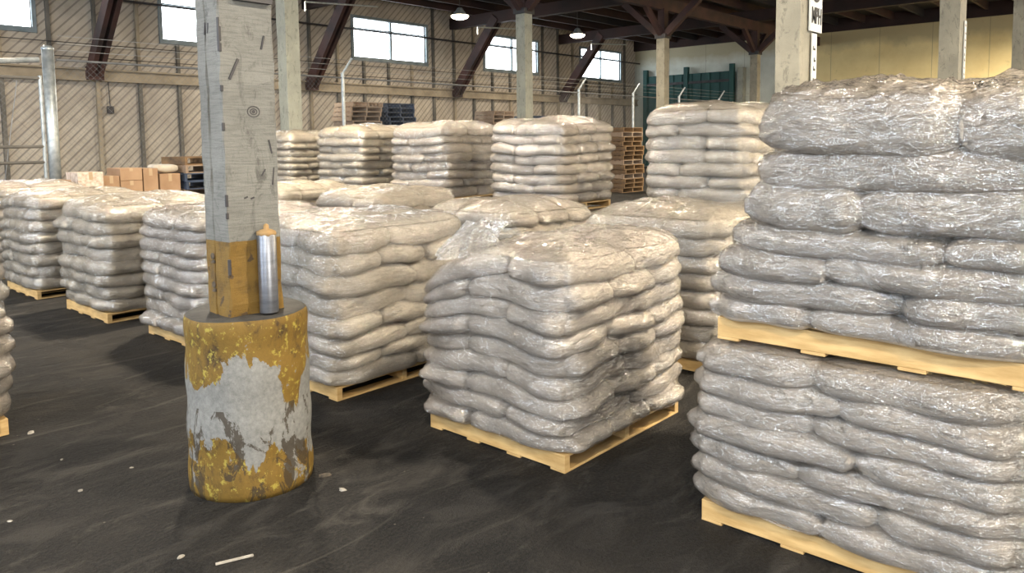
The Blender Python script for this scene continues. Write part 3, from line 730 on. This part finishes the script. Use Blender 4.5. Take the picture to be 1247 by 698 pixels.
# ------------------------------------------------------------------ stacked empty pallets and cartons
def small_pallet(woodk):
    mb = MB()
    for fx in (-.5, -.02, .46): mb.box(fx*1.2, -.5, .014, fx*1.2+.05, .5, .13)
    for i in range(6): y = -.5+i*.18; mb.box(-.6, y, .13, .6, y+.1, .15)
    for y in (-.5, -.05, .4): mb.box(-.6, y, 0, .6, y+.1, .014)
    o = mb.build('empty_pallet', M[woodk]); return o
def pallet_pile(x, y, n, mats, lab, group, seed):
    rng = random.Random(seed); protos = {}
    for i in range(n):
        mk = mats[rng.randrange(len(mats))]
        if mk not in protos: o = small_pallet(mk); protos[mk] = o
        else: o = protos[mk].copy(); COL.objects.link(o)
        o.location = (x+rng.uniform(-.05, .05), y+rng.uniform(-.05, .05), i*.152); o.rotation_euler = (0, 0, rng.uniform(-.04, .04))
        tag(o, lab, 'pallet', group)
pallet_pile(21.5, 14.2, 14, ['wood_old', 'wood_old', 'wood_old', 'wood_tan'], 'worn brown pallet in the pile between the two tall stacks and the cream column', 'pallets in the brown pile by the cream column', 1)
pallet_pile(15.5, 20.5, 20, ['wood_tan'], 'tan pallet in the left pile below the widest window', 'tan pallets behind the fence', 2)
pallet_pile(17.0, 20.5, 20, ['wood_blue'], 'dark blue pallet in the pile below the widest window', 'dark blue pallets behind the fence', 3)
pallet_pile(22.1, 20.5, 19, ['wood_tan', 'wood_old'], 'brown pallet in the pile left of the greenish grey column', 'brown pallets left of the column', 4)
pallet_pile(24.4, 20.5, 18, ['wood_blue', 'wood_old'], 'dark pallet in the pile right of the greenish grey column', 'dark pallets right of the column', 5)
pallet_pile(7.25, 14.6, 10, ['wood_old', 'wood_blue', 'wood_tan'], 'weathered pallet in the pile just left of the pillar', 'weathered pallets left of the pillar', 6)
def carton(x, y, z, dx, dy, dz, lab, pale=False, group=None):
    r = empty('cardboard_box', (x, y, z), lab, 'box', group)
    MB().box(-dx/2, -dy/2, 0, dx/2, dy/2, dz).build('carton', M['carton_pale' if pale else 'carton'], r, bevel=.008)
    MB().box(-.03, -dy/2-.002, dz*.75, .03, -dy/2+.01, dz+.003).box(-.03, -dy/2, dz, .03, dy/2, dz+.003).build('tape', M['tape'], r)
cy = 14.4
carton(4.50, cy, 0, .40, .6, .68, 'lower brown carton left of the pale speckled box'); carton(4.50, cy, .684, .40, .6, .50, 'brown carton between the galvanised post and the pale speckled box')
carton(4.98, cy-.1, 0, .41, .6, .78, 'brown carton under the pale speckled box'); carton(4.98, cy-.1, .784, .41, .55, .52, 'pale speckled box in front of the board wall', True)
carton(5.34, cy, 0, .27, .6, .70, 'lower brown carton right of the pale box'); carton(5.34, cy, .704, .27, .6, .52, 'narrow brown carton right of the pale speckled box')
for zz, hh, lb in [(0, .396, 'bottom'), (.40, .396, 'second from bottom'), (.80, .326, 'second from top'), (1.13, .22, 'topmost')]:
    carton(5.68, cy, zz, .38, .6, hh, lb+' brown carton of the wide pile in the carton row')
carton(6.02, cy, 0, .26, .6, .80, 'lower brown carton of the pile left of the paper sack'); carton(6.02, cy, .804, .26, .6, .53, 'square brown carton at the right end of the wide pile')
carton(6.37, cy, 0, .38, .6, .66, 'lower brown carton below the paper sack'); carton(6.37, cy, .664, .38, .6, .56, 'brown carton carrying the pale sack')
carton(3.7, 15.2, 0, 1.3, .7, .62, 'lower dark carton behind the gate'); carton(3.7, 15.2, .624, 1.25, .65, .50, 'low wide carton seen through the gate at far left')
V, Fa = pillow(.42, .45, .16, 16, 10, 77); o = grid_mesh('paper_sack', V, Fa, M['sack_warm'], None, (6.37, cy, 1.317)); tag(o, 'small pale sack lying on a brown carton by the pillar', 'sack')

# ------------------------------------------------------------------ fence and gate
FY = 16.5; X0, X1 = 5.36, 37.2
fe = empty('chain_link_fence', (X0, FY, 0), 'tall chain link fence with slanted barbed wire arms behind the sack stacks', 'fence')
px = [v-X0 for v in (12.05, 22.27, 25.84, 29.45, 33.15, 36.9)]
for p in px:
    MB().tube((p, 0, 0), (p, 0, 3.55), .045, n=10).tube((p, 0, 3.52), (p+.18, -.18, 3.92), .03, n=8).build('fence_post', M['steel'], fe)
MB().tube((0, 0, 3.42), (X1-X0, 0, 3.42), .022, n=8).build('top_rail', M['wire'], fe)
for q in range(3):
    MB().tube((0, -.05-.06*q, 3.6+.13*q), (X1-X0, -.05-.06*q, 3.6+.13*q), .006, n=4).build('barbed_wire', M['wire'], fe)
def mesh_fabric(w, z0, z1, sp, r):
    mb = MB(); h = z1-z0; k_ = -h
    while k_ < w:
        for sgn in (0, 1):
            a0, a1 = max(0, k_), min(w, k_+h)
            if a1 <= a0: continue
            za, zb = z0+a0-k_, z0+a1-k_
            if sgn: za, zb = z0+z1-za, z0+z1-zb
            mb.tube((a0, 0, za), (a1, 0, zb), r, n=3, caps=False)
        k_ += sp
    return mb
fb = mesh_fabric(X1-X0, .05, 3.4, .12, .0022).build('chain_link', M['wire'], fe)
gp = empty('gate_post', (5.22, FY, 0), 'thick galvanised post at the left between gate and fence', 'post')
MB().tube((0, 0, 0), (0, 0, 3.62), .105, n=24).build('tube', M['steel'], gp, smooth=True)
MB().lathe([(.11, 3.60), (.108, 3.64), (.06, 3.68), (0, 3.69)], 20).build('cap', M['steel'], gp, smooth=True)
ga = empty('chain_link_gate', (1.22, FY, 0), 'steel framed chain link gate at the left edge of the photo', 'gate')
gw = 3.84
for z in (.15, .95, 1.45, 1.75, 3.05): MB().tube((0, 0, z), (gw, 0, z), .03, n=8).build('rail', M['studdark'], ga)
for xx in (0, gw*.32, gw*.72, gw): MB().tube((xx, 0, .1), (xx, 0, 3.1 if xx != gw*.72 else 3.5), .032, n=8).build('upright', M['steel'], ga)
MB().tube((gw*.3, -.0, 3.12), (gw, 0, 3.40), .05, n=8).build('top_brace', M['steel'], ga)
MB().tube((gw*.45, 0, 3.0), (gw*.36, 0, .2), .008, n=5).tube((gw*.9, 0, 3.0), (gw*.78, 0, .2), .008, n=5).build('tension_rod', M['wire'], ga)
mesh_fabric(gw, .15, 3.05, .12, .0022).build('chain_link', M['wire'], ga)

# wall outlet box with its cable, on the board wall
ob = empty('outlet_box', (10.1, YMAX-.02, 1.9+1.0), 'small black outlet box hanging from a cable on the board wall', 'outlet')
MB().box(-.10, -.10, -.12, .10, 0, .12).build('box', M['dark_steel'], ob, bevel=.01)
MB().tube((0, -.04, .1), (-.02, -.04, 1.0), .015, n=5).tube((-.02, -.04, 1.0), (-.35, -.04, 1.35), .015, n=5).build('cable', M['dark_steel'], ob)

# ------------------------------------------------------------------ lamps
lamps = [(21.4, 21.6, 'glowing high bay lamp under the roof, left of the greenish grey column'), (29.2, 21.7, 'glowing high bay lamp under the roof, right of the greenish grey column'),
         (21.9, 15.6, 'high bay lamp at the very top edge of the photo')]
for gx_ in (-2.5, 5.6, 13.7, 21.7, 29.8, 37.5):
    for gy_ in (-2.2, 9.4):
        if gy_ < 0 or gx_ < 25: lamps.append((gx_, gy_, None))
lamps += [(35.5, 2.2, None), (5.6, 21.6, None), (13.7, 21.6, None)]  # the one by the far wall is added, unseen, to brighten the yellow paint
for i, (lx, ly, lab) in enumerate(lamps):
    lz = 6.6 if ly > 20 or ly < 12 else 6.75
    r = empty('high_bay_lamp', (lx, ly, lz), lab or 'unseen high bay lamp hanging from the roof outside the view', 'lamp', None if lab else 'lamps outside the view')
    MB().lathe([(.04, .34), (.10, .32), (.16, .22), (.30, .04), (.36, 0), (.34, .0), (.28, .04), (.14, .2), (0, .24)], 28).build('shade', M['steel'], r, smooth=True)
    MB().lathe([(0, -.13), (.16, -.12), (.29, -.07), (.345, -.01), (.335, .03), (0, .05)], 24).build('lens', M['lampglow'], r, smooth=True)
    MB().tube((0, 0, .32), (0, 0, ceil_z-lz-.02), .015, n=6).build('stem', M['dark_steel'], r)
    l = bpy.data.lights.new('lamp_light', 'AREA'); l.shape = 'DISK'; l.size = .5; l.energy = LAMP_P*{(5.6, 9.4): 2.6, (5.6, -2.2): 4.2, (-2.5, -2.2): 2.6, (-2.5, 9.4): 1.8, (13.7, -2.2): 1.5, (29.8, -2.2): 4, (37.5, -2.2): 12, (35.5, 2.2): 8}.get((lx, ly), 1); l.color = (1, .86, .66); l.spread = math.radians(175)
    lo = bpy.data.objects.new('lamp_light', l); COL.objects.link(lo); lo.parent = r; lo.location = (0, 0, -.17)
for lx, ly in ((24.3, 21.9), (32.2, 21.9), (16.2, 21.9)):
    trim(MB().tube((lx-1.6, ly, 6.35), (lx+1.4, ly, 6.55), .03, n=8).tube((lx-1.6, ly, 6.35), (lx-1.6, ly, 6.05), .03, n=8), M['steel'])

# ------------------------------------------------------------------ small debris on the floor
rng = random.Random(5)
def chip(x, y, s, mat, lab, grp=None, flat=.35):
    mb = MB(); n = 7; top = []
    for zf, rf in ((0, 1), (.6, .95), (1, .55)):
        for i in range(n):
            t = 2*math.pi*i/n; R = s*rf*rng.uniform(.7, 1.2); mb.v.append((R*math.cos(t), R*math.sin(t)*.6, s*flat*zf))
    for a in range(2):
        for i in range(n): j = (i+1) % n; mb.f.append((a*n+i, a*n+j, (a+1)*n+j, (a+1)*n+i))
    mb.f.append(tuple(2*n+i for i in range(n))); mb.f.append(tuple(range(n))[::-1])
    o = mb.build('debris_chip', mat); o.location = (x, y, 0); o.rotation_euler = (0, 0, rng.uniform(0, 6)); tag(o, lab, 'debris', grp)
for (x, y, s, mk, lab) in [(1.447, 5.286, .028, 'chip', 'white chip on the bare floor left of the pillar'), (1.347, 4.183, .018, 'chip', 'tiny pale chip on the floor, lower left'),
                        (1.391, 3.162, .022, 'chip', 'pale chip on the floor just below the pillar, in its shadow'), (1.009, 4.097, .014, 'chip', 'tiny chip near the lower left corner'),
                        (1.635, 4.269, .014, 'chip', 'small chip left of the drum foot'), (2.224, 3.154, .024, 'chip', 'pale chip right of the drum foot'),
                        (2.26, 3.364, .035, 'scrap', 'dark scrap lying against the right foot of the drum'), (1.424, 4.689, .012, 'chip', 'tiny chip in the middle of the left floor')]:
    chip(x, y, s, M[mk], lab)
sl = MB().beam((1.46, 2.99, .004), (1.60, 2.93, .006), .012, .006).build('wood_sliver', M['chip']); tag(sl, 'pale wood sliver on the floor below the pillar', 'debris')
print('NOBJ', len(bpy.data.objects))
